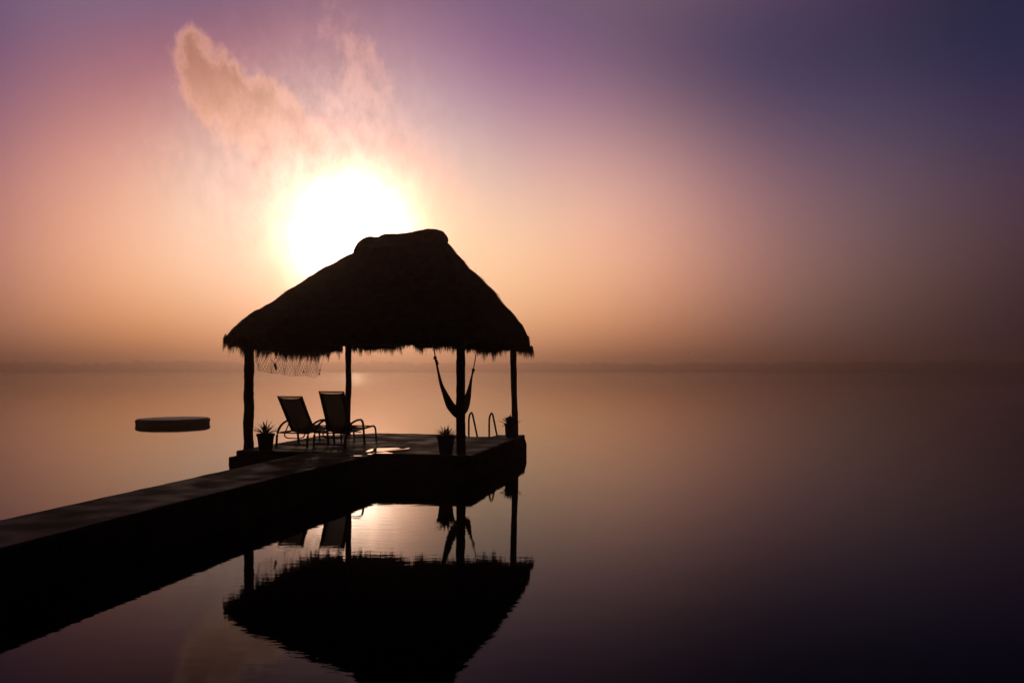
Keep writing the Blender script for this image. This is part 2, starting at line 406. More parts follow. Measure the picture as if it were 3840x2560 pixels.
# ------------------------------------------------------------------ jetty: platform and walkway
DECK = .49
P0 = Vector((-5.57, 16.13)); P1 = Vector((-.77, 15.12)); P2 = Vector((.31, 20.08)); P3 = Vector((-4.78, 19.92))
jetty = thing('jetty', (-2.7, 17.6, 0), 0, 'low stone and concrete jetty, a walkway leading to a square platform', 'jetty')
OFF = Vector((2.7, -17.6, 0))
def stone_block(corners, ztop, rings, seg, seed, jit, name, material, rowsy=26, open_top=True):
    """irregular block: wavy perimeter, rounded lip, rough walls; rings = [(z, outward)]"""
    per = []
    for i in range(len(corners)):
        a, c = corners[i], corners[(i + 1) % len(corners)]; nseg = max(2, int((c - a).length / seg))
        e = (c - a).normalized(); nrm = Vector((e.y, -e.x))
        for k in range(nseg):
            p = a + (c - a) * k / nseg
            nn_ = nrm
            if k == 0:
                q = corners[i - 1]; e0 = (a - q).normalized(); nn_ = (nrm + Vector((e0.y, -e0.x))).normalized() 
            per.append((p, nn_))
    bm_ = MB(); vs = []; n_ = len(per)
    for ri, (z, o) in enumerate(rings):
        for (p, nrm) in per:
            f = noise.noise(Vector((p.x * 2.3, p.y * 2.3, z * 4 + seed))) + .5 * noise.noise(Vector((p.x * 7, p.y * 7, z * 11 + seed)))
            oo = o + jit * f * (1.0 if ri > 1 else .35)
            vs.append((p.x + nrm.x * oo, p.y + nrm.y * oo, z + (.006 * noise.noise(Vector((p.x * 3, p.y * 3, seed))) if ri < 2 else 0)))
    fs = [(r_ * n_ + k, (r_ + 1) * n_ + k, (r_ + 1) * n_ + (k + 1) % n_, r_ * n_ + (k + 1) % n_) for r_ in range(len(rings) - 1) for k in range(n_)]
    fs.append(tuple(range(n_)))
    bm_.add(vs, fs)
    return bm_
def two_tone(o):                    # stone walls below the concrete lip, near-black colour standing in for shade
    o.data.materials.append(M_stone)
    for p in o.data.polygons:
        if p.center.z < DECK - .015 or abs(p.normal.z) < .3: p.material_index = 1
RINGS = [(DECK, -.02), (DECK - .02, .01), (DECK - .09, .015), (DECK - .14, .045), (DECK - .25, .07), (DECK - .35, .06), (DECK - .45, .06), (0.0, .05), (-.15, .03), (-.8, .02)]
pl = stone_block([P0, P1, P2, Vector((-.36, 20.05)), Vector((-.52, 19.50)), Vector((-1.10, 19.50)), Vector((-1.16, 20.08)), Vector((-3.46, 20.62)), P3], DECK, RINGS, .12, 2.0, .045, 'platform', M_concrete)
pl.v = [(x + OFF.x, y + OFF.y, z) for (x, y, z) in pl.v]
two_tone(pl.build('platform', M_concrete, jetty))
W0 = at(0, 1948, DECK); W1 = at(1163, 1692, DECK); V0 = at(0, 2062, DECK); V1 = at(1400, 1704, DECK)
def ext(a, c, t): return a + (c - a) * t
wl_far = ext(W0, W1, 1.07).to_2d(); wl_near = ext(W0, W1, -1.0).to_2d()
wr_near = ext(V0, V1, -.9).to_2d(); wr_far = ext(V0, V1, 1.0).to_2d()
wr_mid = at(918, 1819, DECK).to_2d(); wr_mid2 = at(539, 1915, DECK).to_2d(); wl_mid = at(866, 1762, DECK).to_2d()
RW = [(z - .004, o * .6) for (z, o) in RINGS]
wk = stone_block([wl_near, wr_near, wr_mid2, wr_mid, wr_far, wr_far + Vector((.12, .5)), wl_far], DECK, RW, .14, 9.0, .03, 'walkway', M_concrete)
wk.v = [(x + OFF.x, y + OFF.y, z) for (x, y, z) in wk.v]
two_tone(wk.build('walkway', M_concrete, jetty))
# lower ledge round the near left corner
la = Vector((-5.85, 15.98)); 
lg = stone_block([Vector((-5.67, 15.97)), Vector((-4.6, 15.72)), Vector((-4.4, 16.6)), Vector((-5.46, 16.9))], .376,
                 [(.376, 0), (.36, .012), (.2, .01), (0, -.02), (-.5, -.02)], .15, 4.0, .02, 'ledge', M_stone)
lg.v = [(x + OFF.x, y + OFF.y, z) for (x, y, z) in lg.v]
lg.build('ledge', M_stone, jetty)
def flat_poly(pts, z, name, material):
    k = MB(); P = curve([(p[0], p[1], 0) for p in pts] + [(pts[0][0], pts[0][1], 0)], 5)[:-1]
    n_ = len(P); cx = sum(p.x for p in P) / n_; cy = sum(p.y for p in P) / n_
    k.add([(cx, cy, z)] + [(p.x, p.y, z) for p in P], [(0, i + 1, (i + 1) % n_ + 1) for i in range(n_)])
    return k.build(name, material)
def puddle(pix, z):
    return tag(flat_poly([at(x, y, z) for (x, y) in pix], z, 'puddle', M_puddle), kind='structure')
zp = DECK + .012
puddle([(1371, 1692), (1386, 1685), (1405, 1681), (1440, 1679.3), (1484, 1678), (1500, 1679), (1494, 1682), (1512, 1682.5), (1535, 1677.8), (1531, 1682), (1498, 1685),
        (1457, 1688.5), (1432, 1691.5), (1410, 1691), (1398, 1689), (1384, 1693)], zp)
puddle([(1395, 1697.5), (1430, 1695.5), (1446, 1693.5), (1460, 1696), (1474, 1698.5), (1440, 1699.3)], zp)
puddle([(1314, 1708.6), (1340, 1707), (1358, 1707.5), (1340, 1709.5)], zp - .005)
puddle([(1376, 1701), (1390, 1700), (1398, 1701.5), (1385, 1703)], zp - .005)
puddle([(1154, 1751), (1163, 1750), (1173, 1749.5), (1162, 1752)], zp - .005)
pb = MB(); c = at(1405, 1687.5, zp); pb.lathe([(.028, 0), (.034, .014), (.022, .03), (.004, .034)], c, 10, .5)
tag(pb.build('pebble', M_pebble, smooth=True), 'small dark pebble lying in the bright puddle on the deck', 'pebble')

# ------------------------------------------------------------------ palapa
pal = thing('palapa', (-2.6, 17.9, DECK), 0, 'thatched palm roof shelter on four rough log posts over the jetty platform', 'shelter')
PO = Vector((2.6, -17.9, -DECK))
def part(mb, name, material, parent=pal, off=PO, smooth=False):
    mb.v = [(x + off.x, y + off.y, z + off.z) for (x, y, z) in mb.v]
    return mb.build(name, material, parent, smooth)
def post(tab, Y, topz):
    """tab: (py, left px, right px) of the post's outline"""
    k = MB(); pts = []; rs = []
    tab = sorted(tab)
    base = atd(0, tab[-1][0], Y).z
    ys = [tab[0][0] - 90] + [t[0] for t in tab]
    raw = [((tab[0][1] + tab[0][2]) / 2, (tab[0][2] - tab[0][1]) / 2)] + [((t[1] + t[2]) / 2, (t[2] - t[1]) / 2) for t in tab]
    P = [Vector((c_, r_, y_)) for y_, (c_, r_) in zip(ys, raw)]
    P = curve(P, 5)
    for q in P:
        p = atd(q.x, q.z, Y); pts.append(p); rs.append(q.y / FPX * Y)
    pts[-1].z = DECK - .06
    pts = pts[::-1]; rs = rs[::-1]
    pts.append(Vector((pts[-1].x, pts[-1].y, topz))); rs.append(rs[-1])
    k.tube(pts, rs, 14, .12); return part(k, 'post', M_post, smooth=True)
post([(1339, 917, 952), (1389, 915.5, 953.5), (1420, 916, 951), (1455, 916, 951), (1485, 913, 951), (1532, 915, 952.5), (1588, 912, 950), (1638, 914, 949), (1684, 914, 952)], 16.45, 2.85)
post([(1290, 1295, 1320), (1326, 1294.5, 1318), (1373, 1296, 1317), (1440, 1296, 1318.5), (1472, 1294.5, 1317.5), (1522, 1292.5, 1315), (1575, 1292, 1314), (1625, 1292, 1316)], 20.2, 2.95)
post([(1319, 1712, 1744), (1359, 1711, 1745), (1418, 1711.5, 1745), (1477, 1710.5, 1744), (1524, 1709.5, 1743), (1556, 1711, 1744.5), (1596, 1710, 1745), (1660, 1711, 1746), (1704, 1711.5, 1747)], 15.5, 2.95)
post([(1335, 1913, 1936.5), (1378, 1914, 1937.5), (1438, 1915.5, 1938.5), (1517, 1918, 1941), (1576, 1918.5, 1943), (1639, 1919, 1945)], 19.55, 2.85)
LC = Vector((-5.43, 16.45)); FC = Vector((-1.0, 15.5)); RC = Vector((.12, 19.25)); MC = Vector((-4.2, 20.2))
for (a, c) in ((LC, FC), (FC, RC), (RC, MC), (MC, LC)):
    k = MB(); e = (c - a).normalized() * .3
    k.tube([Vector((*(a - e), 2.78)), Vector((*((a + c) / 2), 2.80)), Vector((*(c + e), 2.78))], .06, 8, .1); part(k, 'beam', M_post, smooth=True)
U = Vector((.978, -.21)); CEN = Vector((-2.61, 17.86))
RL = CEN - U * .92; RR = CEN + U * 1.17
ZL, ZR = 4.84, 4.97
k = MB(); k.tube([Vector((*RL, ZL - .3)), Vector((*RR, ZR - .3))], .06, 8, .1); part(k, 'ridge_pole', M_post, smooth=True)
# outline of the eaves (thatch edge) and the height of the fringe tips round it
EL = Vector((-5.83, 15.93)); EF = Vector((-.66, 15.0)); ER = Vector((.52, 19.35)); EM = Vector((-4.45, 20.72))
cor = [EL, EF, ER, EM]
NPER = 400
per = []; kpar = []
lens = [(cor[(i + 1) % 4] - cor[i]).length for i in range(4)]; tot = sum(lens)
for i in range(NPER):
    s_ = i / NPER * tot; j = 0
    while s_ > lens[j]: s_ -= lens[j]; j += 1
    f = s_ / lens[j]; p = cor[j].lerp(cor[(j + 1) % 4], f); kpar.append(j + f)
    per.append(p)
# round the corners
sm = per
for _ in range(14):
    sm = [(sm[i - 1] + sm[i] * 2 + sm[(i + 1) % NPER]) / 4 for i in range(NPER)]
per = sm
# tip height by parameter j+f: 0 left-near corner, 1 front-right, 2 right-back, 3 left-back
TIPS = [(0, 2.50), (.06, 2.62), (.3, 2.72), (.7, 2.74), (1.0, 2.66), (1.3, 2.66), (1.7, 2.56), (1.9, 2.43), (2.0, 2.40), (2.1, 2.47), (2.2, 2.39), (2.28, 2.46), (2.37, 2.56), (2.50, 2.54),
        (2.575, 2.53), (2.60, 2.60), (2.618, 2.92), (2.635, 2.66), (2.66, 2.60), (2.72, 2.55), (2.78, 2.52), (2.86, 2.49), (2.90, 2.55), (2.935, 2.83), (2.97, 2.62), (3.0, 2.80), (3.035, 2.74), (3.07, 2.50), (3.13, 2.34),
        (3.2, 2.29), (3.4, 2.30), (3.6, 2.31), (3.72, 2.34), (3.8, 2.36), (3.87, 2.42), (3.93, 2.46), (4.0, 2.50)]
def ridge_pt(p):
    t = (p - RL).dot(RR - RL) / (RR - RL).length_squared
    # front/back faces run straight up, the hips gather at the ridge ends
    t = (t - .5) * .62 + .5
    t = min(1, max(0, t)); q = RL.lerp(RR, t); return Vector((q.x, q.y, ZL + (ZR - ZL) * t))
def prof(s_):                       # height fraction along the slope, steep at the eave
    return min(1, s_ + .10 * (1 - math.exp(-s_ / .045)) * (1 - s_) ** 1.4 + .018 * math.sin(s_ * math.pi))
def roof_pt(i, s_, lift=0.0):
    p = per[i % NPER]; tp = lerp_tab(TIPS, kpar[i % NPER]); ez = max(2.56, min(tp + .16, 2.80))
    if kpar[i % NPER] < 1.9 and kpar[i % NPER] > .1: ez = 2.80
    q = ridge_pt(p); z = ez + (q.z - ez) * prof(s_)
    pos = Vector((p.x + (q.x - p.x) * s_, p.y + (q.y - p.y) * s_, z))
    return pos, q
def outward(i):
    p = per[i % NPER]; a = per[(i - 2) % NPER]; c = per[(i + 2) % NPER]; e = (c - a).normalized(); return Vector((e.y, -e.x, 0))
SV = [0, .012, .03, .055, .09, .13, .18, .24, .30, .36, .42, .48, .54, .60, .66, .72, .78, .84, .90, .95, 1.0]
k = MB(); vs = []
for s_ in SV:
    for i in range(NPER):
        pos, q = roof_pt(i, s_); o = outward(i)
        f = noise.noise(pos * 1.1) * .06 + noise.noise(pos * 3.5) * .05 + noise.noise(pos * 11) * .028
        nrm = (o + Vector((0, 0, .9))).normalized(); vs.append(pos + nrm * f * (1 - .5 * s_))
nO = len(SV)
for s_ in SV[::-4][::1] if False else (1.0, .8, .6, .4, .2, .07, .03):     # inner side of the thatch
    for i in range(NPER):
        pos, q = roof_pt(i, s_); o = outward(i); vs.append(pos - (o * .75 + Vector((0, 0, .9))) * .16)
nT = nO + 7
fs = [(r_ * NPER + i, r_ * NPER + (i + 1) % NPER, (r_ + 1) * NPER + (i + 1) % NPER, (r_ + 1) * NPER + i) for r_ in range(nT - 1) if r_ != nO - 1 for i in range(NPER)]
fs += [((nT - 1) * NPER + i, (nT - 1) * NPER + (i + 1) % NPER, (i + 1) % NPER, i) for i in range(NPER)]
k.add(vs, fs)
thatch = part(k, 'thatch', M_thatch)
# loose leaf ends all over the slope
k = MB()
for q_ in range(15000):
    i = random.randrange(NPER); s_ = random.random() ** .8 * .97; pos, q = roof_pt(i, s_); pos2, _ = roof_pt(i, max(0, s_ - .03)); o = outward(i)
    dn = (pos2 - pos); dn = dn.normalized() if dn.length > 1e-6 else Vector((0, 0, -1))
    dn = (dn + o * (random.uniform(-.02, .10) if random.random() > .05 else random.uniform(.1, .45)) + Vector((random.uniform(-.1, .1), random.uniform(-.1, .1), 0))).normalized()
    f = noise.noise(pos * 1.1) * .06 + noise.noise(pos * 3.5) * .05
    k.blade(pos + (o + Vector((0, 0, .9))).normalized() * (f + .004), dn, random.uniform(.12, .3), random.uniform(.012, .03), 0, side=dn.cross(o + Vector((0, 0, 1))))
for (px, py, Y, dx, dz) in ((1783, 1010, 17.2, .05, .07), (1787, 1018, 17.2, .02, .05), (1752, 975, 17.2, -.03, .05), (1812, 1055, 17.6, .03, .05), (1847, 1098, 17.8, .01, .09),
                            (1738, 962, 17.2, .05, .05), (1790, 1012, 17.2, -.06, .02), (1925, 1200, 18.6, .05, .03)):
    p = atd(px - 6, py + 4, Y); k.blade(p, Vector((dx, 0, dz)), .16, .012, .2, side=Vector((.3, 1, .1)), segs=2)
loose = part(k, 'loose_straw', M_thatch)
# eave fringe
k = MB()
def fringe_blade(fi, tipz, pin, tilt, lean, wd):
    i = int(fi) % NPER; pos, _ = roof_pt(i, 0); o = outward(i); e = Vector((-o.y, o.x, 0))
    tp = lerp_tab(TIPS, kpar[i]); start = pos + o * (pin + random.uniform(-.01, .02)) + e * random.uniform(-.03, .03) + Vector((0, 0, random.uniform(.02, .14)))
    if tp > 2.7 and kpar[i] > 2.5: start.z = max(start.z, tipz + .1)
    Ln = max(.06, start.z - tipz)
    k.blade(start, Vector((0, 0, -1)) + o * tilt * (1 if pin > -.06 else .3) + e * lean, Ln, wd, 0, side=e + o * random.uniform(-.6, .6), segs=1, tip=.06)
for q_ in range(9000):             # even background layer of leaf ends
    fi = random.random() * NPER; tp = lerp_tab(TIPS, kpar[int(fi)])
    fringe_blade(fi, tp + .13 + random.random() ** 2 * .12 - .05 * noise.noise(Vector((fi * .35, 1.7, 0))), random.uniform(-.16, .0), random.uniform(.02, .2), random.gauss(0, .1), random.uniform(.008, .022))
for q_ in range(620):              # pointed tufts hanging below it
    fc = random.random() * NPER; kp = kpar[int(fc)]; tp = lerp_tab(TIPS, kp); off = random.gauss(.03, .06) + .05 * noise.noise(Vector((fc * .5, 9.1, 0))); if_corner = kp < .2 or kp > 3.75
    ln = random.gauss(0, .12); tl = random.uniform(.05, .25) * (1.9 if if_corner else 1); pin = random.choice((-.12, -.05, 0, .01)); wdt = random.uniform(.8, 2.6)
    for b_ in range(26):
        g = random.gauss(0, .5); fringe_blade((fc + g * wdt) % NPER, tp + off + abs(g) * .07 + random.random() ** 2 * .07, pin, tl + random.uniform(-.03, .03), ln - g * .12, random.uniform(.006, .014))
for q_ in range(260):              # single long straws
    fi = random.random() * NPER; fringe_blade(fi, lerp_tab(TIPS, kpar[int(fi)]) - random.uniform(0, .09), 0, random.uniform(.02, .3), random.gauss(0, .2), .006)
# hanging clumps beside the far left post
for q_ in range(260):
    p = atd(random.uniform(1322, 1338), random.uniform(1262, 1290), 20.5); k.blade(p, Vector((random.gauss(-.05, .14), random.gauss(0, .1), -1)), random.uniform(.1, .3), .02, 0, side=Vector((1, .2, 0)), tip=.1)
for q_ in range(160):
    p = atd(random.uniform(1262, 1285), random.uniform(1285, 1300), 20.4); k.blade(p, Vector((random.gauss(-.02, .14), random.gauss(0, .1), -1)), random.uniform(.08, .22), .02, 0, side=Vector((1, .2, 0)), tip=.1)
part(k, 'eave_fringe', M_thatch)
# ridge cap: thick bundled thatch
k = MB(); pts = []; rs = []
CAPTOP = [(1328, 938, .03), (1344, 914, .08), (1360, 898, .12), (1385, 886, .15), (1408, 888, .17), (1432, 885, .18), (1450, 876, .19), (1478, 877, .19), (1505, 875, .19), (1535, 872, .20), (1562, 867, .20),
          (1590, 861, .21), (1614, 857.5, .21), (1640, 861, .19), (1655, 870, .17), (1667, 884, .12), (1675, 900, .06)]
pts3 = []
for (px, py, r_) in CAPTOP:
    t = (px - 1335) / (1676 - 1335); Y = RL.y + (RR.y - RL.y) * t
    top = atd(px, py, Y); pts3.append(Vector((top.x, Y, top.z - r_)))
rr_ = [c_[2] for c_ in CAPTOP]
kk = curve(pts3, 4); rs = []
for i in range(len(pts3) - 1):
    for j in range(4): rs.append(rr_[i] + (rr_[i + 1] - rr_[i]) * j / 4)
rs.append(rr_[-1])
k.tube(kk, rs, 18, .05, up=(0, 0, 1))
# saddle flaps of the cap down both sides
for side in (-1, 1):
    vs = []; nn2 = 40
    for j in range(5):
        for i in range(nn2 + 1):
            t = i / nn2; q = RL.lerp(RR, .03 + .94 * t); zt = ZL + (ZR - ZL) * t + .10
            dd = j * .13; o = Vector((-U.y, U.x)) * side
            jt = .05 * noise.noise(Vector((t * 9, j, side)))
            vs.append((q.x + o.x * (dd + .04), q.y + o.y * (dd + .04), zt - dd * 1.05 + jt - (.07 * noise.noise(Vector((t * 23, 3, side))) if j == 4 else 0)))
    k.add(vs, [(j * (nn2 + 1) + i, j * (nn2 + 1) + i + 1, (j + 1) * (nn2 + 1) + i + 1, (j + 1) * (nn2 + 1) + i) for j in range(4) for i in range(nn2)])
for q_ in range(500):
    t = random.random(); i = int(t * (len(kk) - 1)); a = random.uniform(-1.6, 1.6); p = kk[i]; o = Vector((-U.y, U.x, 0))
    p2 = p + (o * math.sin(a) + Vector((0, 0, math.cos(a)))) * (rs[i] + .002); dn = (o * math.cos(a) * (1 if a > 0 else -1) - Vector((0, 0, abs(math.sin(a))))) + Vector((U.x, U.y, 0)) * random.uniform(-.6, .6)
    k.blade(p2, dn, random.uniform(.05, .14), .015, .3, side=Vector((U.x, U.y, 0)))
part(k, 'ridge_cap', M_thatch)

# ------------------------------------------------------------------ fishing net under the left eave
def net():
    k = MB(); n_u, n_v = 64, 9
    bot = [(957, 1362), (962, 1388), (985, 1392), (1010, 1400), (1045, 1402), (1080, 1410), (1110, 1411), (1150, 1409), (1176, 1421), (1196, 1402), (1207, 1368)]
    A = Vector((-5.56, 17.0)); B = Vector((-4.78, 19.75))
    def P(u, v):
        p = A.lerp(B, u / n_u); px = 1920 + p.x / p.y * FPX; zb = atd(0, lerp_tab(bot, px), p.y).z
        zt = 2.62; sg = v / n_v; z = zt + (zb - zt) * sg
        wob = .05 * math.sin(u * .55) * sg + .03 * noise.noise(Vector((u * .3, v * .3, 0)))
        return Vector((p.x + wob * .5 + .012 * noise.noise(Vector((u * .2, v * .4, 4))), p.y + .05 * noise.noise(Vector((u * .25, v * .35, 9))), z))
    def strand(a, c, r_):
        e = (c - a); 
        k.tube([a, c], r_, 3)
    for u in range(n_u):
        for v in range(n_v):
            rr = .0034
            if (u + v) % 2 == 0: strand(P(u, v), P(u + 1, v + 1), rr)
            else: strand(P(u + 1, v), P(u, v + 1), rr)
    for (px, py, Y) in ((1031, 1368, 17.7), (1035, 1378, 17.7), (1200, 1388, 19.6), (1198, 1401, 19.6), (1139, 1393, 19.0)):
        p = atd(px, py, Y); s_ = .035 if px < 1100 else .022
        k.lathe([(.004, -s_ * 1.6), (s_ * .6, -s_), (s_ * .7, 0), (s_ * .35, s_), (.003, s_ * 1.9)], p, 7, .8)
    for (a, c) in (((1015, 1345), (1030, 1366)), ((1045, 1342), (1033, 1368)), ((1207, 1358), (1200, 1388))):
        Y = 17.7 if a[0] < 1100 else 19.6; k.tube([atd(*a, Y), atd(*c, Y)], .004, 4)
    return tag(k.build('fishing_net', M_net), 'old fishing net hanging in a ragged strip below the left eave of the thatched roof', 'net')
net()

# ------------------------------------------------------------------ hammock
ham = thing('hammock', atd(1720, 1564, 17.0), 0, 'cloth hammock slung beside the front right post by knotted ropes', 'hammock')
HO = -ham.location
CP = [(1631, 1340, 15.4, .016), (1637, 1362, 15.45, .022), (1645, 1400, 15.6, .030), (1655, 1440, 15.75, .042), (1667, 1470, 15.95, .062), (1680, 1500, 16.2, .092), (1694, 1527, 16.6, .112), (1716, 1546, 17.1, .118),
      (1737, 1532, 17.8, .125), (1749, 1506, 18.3, .110), (1757, 1476, 18.6, .085), (1764, 1440, 18.9, .045), (1770, 1408, 19.2, .028), (1775, 1386, 19.4, .016)]
cpts = [atd(a, b_, c_) for (a, b_, c_, d_) in CP]
kk = curve(cpts, 6); rs = []
for i in range(len(CP) - 1):
    for j in range(6): rs.append(CP[i][3] + (CP[i + 1][3] - CP[i][3]) * j / 6)
rs.append(CP[-1][3])
k = MB(); vs = []; NR = 20
for i, (p, r_) in enumerate(zip(kk, rs)):            # gathered cloth: a deep folded trough, open along the top
    t = (kk[min(i + 1, len(kk) - 1)] - kk[max(i - 1, 0)]).normalized(); sx = t.cross(Vector((0, 0, 1))).normalized(); up_ = sx.cross(t)
    for q in range(NR):
        g = 2 * math.pi * q / NR; f = 1 + .14 * math.sin(g * 5 + i * .05) + .1 * noise.noise(Vector((math.cos(g) * 2, math.sin(g) * 2, i * .12)))
        x = math.sin(g) * r_ * .72 * f; z = -math.cos(g) * r_ * 1.0 * f
        if math.cos(g) < -.6: z = r_ * .25 * f          # sunk top
        vs.append(p + sx * x + up_ * z)
fs = [(i * NR + q, i * NR + (q + 1) % NR, (i + 1) * NR + (q + 1) % NR, (i + 1) * NR + q) for i in range(len(kk) - 1) for q in range(NR)]
fs += [tuple(range(NR - 1, -1, -1)), tuple((len(kk) - 1) * NR + q for q in range(NR))]
k.add(vs, fs); part(k, 'cloth', M_cloth, ham, HO, True)
def knot(k, p, s_):
    for q in range(5):
        a = random.uniform(0, 6.28); ax = Vector((math.cos(a), math.sin(a) * .5, random.uniform(-.8, .8))).normalized(); b2 = ax.cross(Vector((.3, .2, 1))).normalized()
        k.tube([p + Vector((0, 0, random.uniform(-.4, .4) * s_)) + ax * math.cos(g) * s_ * .8 + b2 * math.sin(g) * s_ * .8 for g in [j * math.pi / 5 for j in range(11)]], s_ * .4, 6)
k = MB(); a_ = atd(1613, 1255, 15.2); 
k.tube(curve([a_, atd(1622, 1290, 15.3), atd(1629, 1318, 15.35), atd(1632, 1340, 15.4)], 4), .012, 7, .2)
knot(k, atd(1632, 1341, 15.4), .030); knot(k, atd(1637, 1357, 15.43), .024)
k.tube([atd(1637, 1352, 15.4), atd(1643, 1360, 15.36), atd(1645, 1364, 15.36)], [.012, .01, .006], 6)
k.tube([atd(1632, 1342, 15.4), atd(1627, 1345, 15.35), atd(1624, 1343, 15.35)], [.014, .012, .008], 6)
k.tube([atd(1635, 1350, 15.4), atd(1640, 1368, 15.45)], [.03, .022], 7)
part(k, 'rope', M_rope, ham, HO, True)
k = MB(); k.tube(curve([atd(1788, 1290, 19.9), atd(1785, 1325, 19.75), atd(1780, 1358, 19.55), atd(1775, 1386, 19.4)], 4), .013, 7, .2)
knot(k, atd(1775, 1386, 19.4), .036); k.tube([atd(1774, 1390, 19.4), atd(1770, 1408, 19.3)], [.03, .02], 7); k.tube([atd(1771, 1398, 19.35), atd(1769, 1410, 19.3)], [.012, .007], 6)
part(k, 'rope', M_rope, ham, HO, True)

# ------------------------------------------------------------------ loungers
def lounger(loc, rz, lean, top, label):
    t = thing('sun_lounger', loc, rz, label, 'sun lounger', 'sling sun loungers on the jetty platform')
    hw = .285; aw = .378
    SR = [(.36, .31), (.10, .30), (0.0, .295)]
    def rail(x): return [Vector((x, y, z)) for (y, z) in ((.0, .30), (.35, .305), (.7, .32), (1.05, .345), (1.30, .365), (1.40, .35), (1.455, .29), (1.48, .16), (1.50, 0.0))]
    k = MB()
    for x in (-hw, hw): k.tube(curve(rail(x), 3), .021, 8)
    k.tube([(-hw, 1.36, .36), (hw, 1.36, .36)], .015, 8)
    k.tube([(-hw, 1.485, .10), (hw, 1.485, .10)], .010, 8)
    k.tube([(-aw, 0.0, .295), (aw, 0.0, .295)], .014, 8)
    k.tube([(-aw, .655, .28), (aw, .655, .28)], .012, 8)
    k.build('seat_frame', M_metal, t, True)
    k = MB()                                            # sling seat, thin woven cloth sagging between rails
    vs = []; ny, nx = 12, 6
    for j in range(ny + 1):
        y = .36 + (1.35 - .36) * j / ny; z = .305 + .06 * (y - .36) + .005
        for i in range(nx + 1):
            x = -hw + 2 * hw * i / nx; vs.append((x, y, z - .035 * (1 - (x / hw) ** 2)))
    n0 = len(vs); vs += [(x, y, z - .006) for (x, y, z) in vs]
    f1 = [(j * (nx + 1) + i, j * (nx + 1) + i + 1, (j + 1) * (nx + 1) + i + 1, (j + 1) * (nx + 1) + i) for j in range(ny) for i in range(nx)]
    k.add(vs, f1 + [tuple(q + n0 for q in f[::-1]) for f in f1]); k.build('seat', M_sling, t, True)
    # backrest: frame, headbar, sling
    B0 = Vector((0, .42, .30)); B1 = Vector((.04, .42 - lean, top)); e = (B1 - B0); k = MB()
    br = t if False else None
    k.tube([B0 + Vector((-hw, 0, 0)), B0 + e * .5 + Vector((-hw, -.008, 0)), B1 + Vector((-hw - .005, 0, 0))], .019, 8)
    k.tube([B0 + Vector((hw, 0, 0)), B0 + e * .5 + Vector((hw, -.008, 0)), B1 + Vector((hw + .005, 0, 0))], .019, 8)
    k.tube([B1 + Vector((-hw - .02, 0, 0)), B1 + Vector((hw + .02, 0, 0))], .014, 8)
    k.tube([B1 - e * .035 + Vector((-hw, 0, 0)), B1 - e * .035 + Vector((hw, 0, 0))], .008, 8)
    k.tube([B0 + e * .30 + Vector((-hw, .01, 0)), B0 + e * .30 + Vector((hw, .01, 0))], .009, 8)
    k.tube([B0 + Vector((-hw, 0, 0)), B0 + Vector((hw, 0, 0))], .014, 8)
    bf = k.build('back_frame', M_metal, t, True)
    k = MB(); vs = []; nrm = Vector((0, -e.z, e.y)).normalized(); ny = 10
    for j in range(ny + 1):
        q = B0 + e * (.02 + .935 * j / ny)
        for i in range(nx + 1):
            x = -hw + 2 * hw * i / nx; vs.append(q + Vector((x, 0, 0)) - nrm * (-.018) * (1 - (x / hw) ** 2))
    n0 = len(vs); vs += [v - nrm * .005 for v in vs]
    f1 = [(j * (nx + 1) + i, j * (nx + 1) + i + 1, (j + 1) * (nx + 1) + i + 1, (j + 1) * (nx + 1) + i) for j in range(ny) for i in range(nx)]
    k.add(vs, f1 + [tuple(q + n0 for q in f[::-1]) for f in f1]); k.build('backrest', M_sling, t, True)
    # hem pockets where the cloth wraps the side rails
    for x in (-1, 1):
        k = MB(); k.tube([B0 + e * .02 + Vector((x * (hw - .035), -.002, 0)), B0 + e * .955 + Vector((x * (hw - .035), -.002, 0))], .036, 8, flat=.35, up=tuple(nrm)); k.build('hem', M_metal, t, True)
    # U-shaped bail that props the back
    P = B0 + e * .30
    k = MB(); bw = hw - .05
    k.tube(curve([P + Vector((-bw, 0, 0)), Vector((-bw, P.y - .10, .38)), Vector((-bw - .01, P.y - .17, .24)), Vector((-bw + .07, P.y - .19, .185)), Vector((0, P.y - .19, .18)),
                  Vector((bw - .07, P.y - .19, .185)), Vector((bw + .01, P.y - .17, .24)), Vector((bw, P.y - .10, .38)), P + Vector((bw, 0, 0))], 5), .013, 8)
    for x in (-bw, bw):
        for j in range(4): k.tube([(x, P.y - .12 - j * .02, .38 - j * .05), (x + .018, P.y - .14 - j * .02, .35 - j * .05)], .006, 5)
    k.build('back_prop', M_metal, t, True)
    for x in (-aw, aw):
        k = MB()
        k.tube(curve([(x, -.015, 0), (x, -.005, .15), (x, .02, .28), (x, .10, .40), (x, .22, .48), (x, .38, .53), (x, .54, .55), (x, .66, .54), (x, .73, .46), (x, .755, .33), (x, .775, .16), (x, .80, 0)], 4),
               .027, 8, flat=.8, up=(0, .3, 1))
        k.build('armrest', M_metal, t, True)
    k = MB(); k.tube([(-aw, -.012, .055), (aw, -.012, .055)], .017, 8); k.build('stretcher', M_metal, t, True)
    return t
def frac(px1, px2, y): return (at(px1, y, DECK) + at(px2, y, DECK)) / 2
dz0 = DECK + .004
c1 = frac(1037, 1154, 1676.5); c2 = frac(1173, 1300, 1676.5)
lounger(Vector((c1.x, c1.y, dz0)), R(-19), .56, 1.065, 'sling sun lounger beside the spiky pot plant, its back tilted further down than the other')
lounger(Vector((c2.x, c2.y, dz0)), R(-19), .42, 1.165, 'sling sun lounger with its back raised more upright, against a log post')

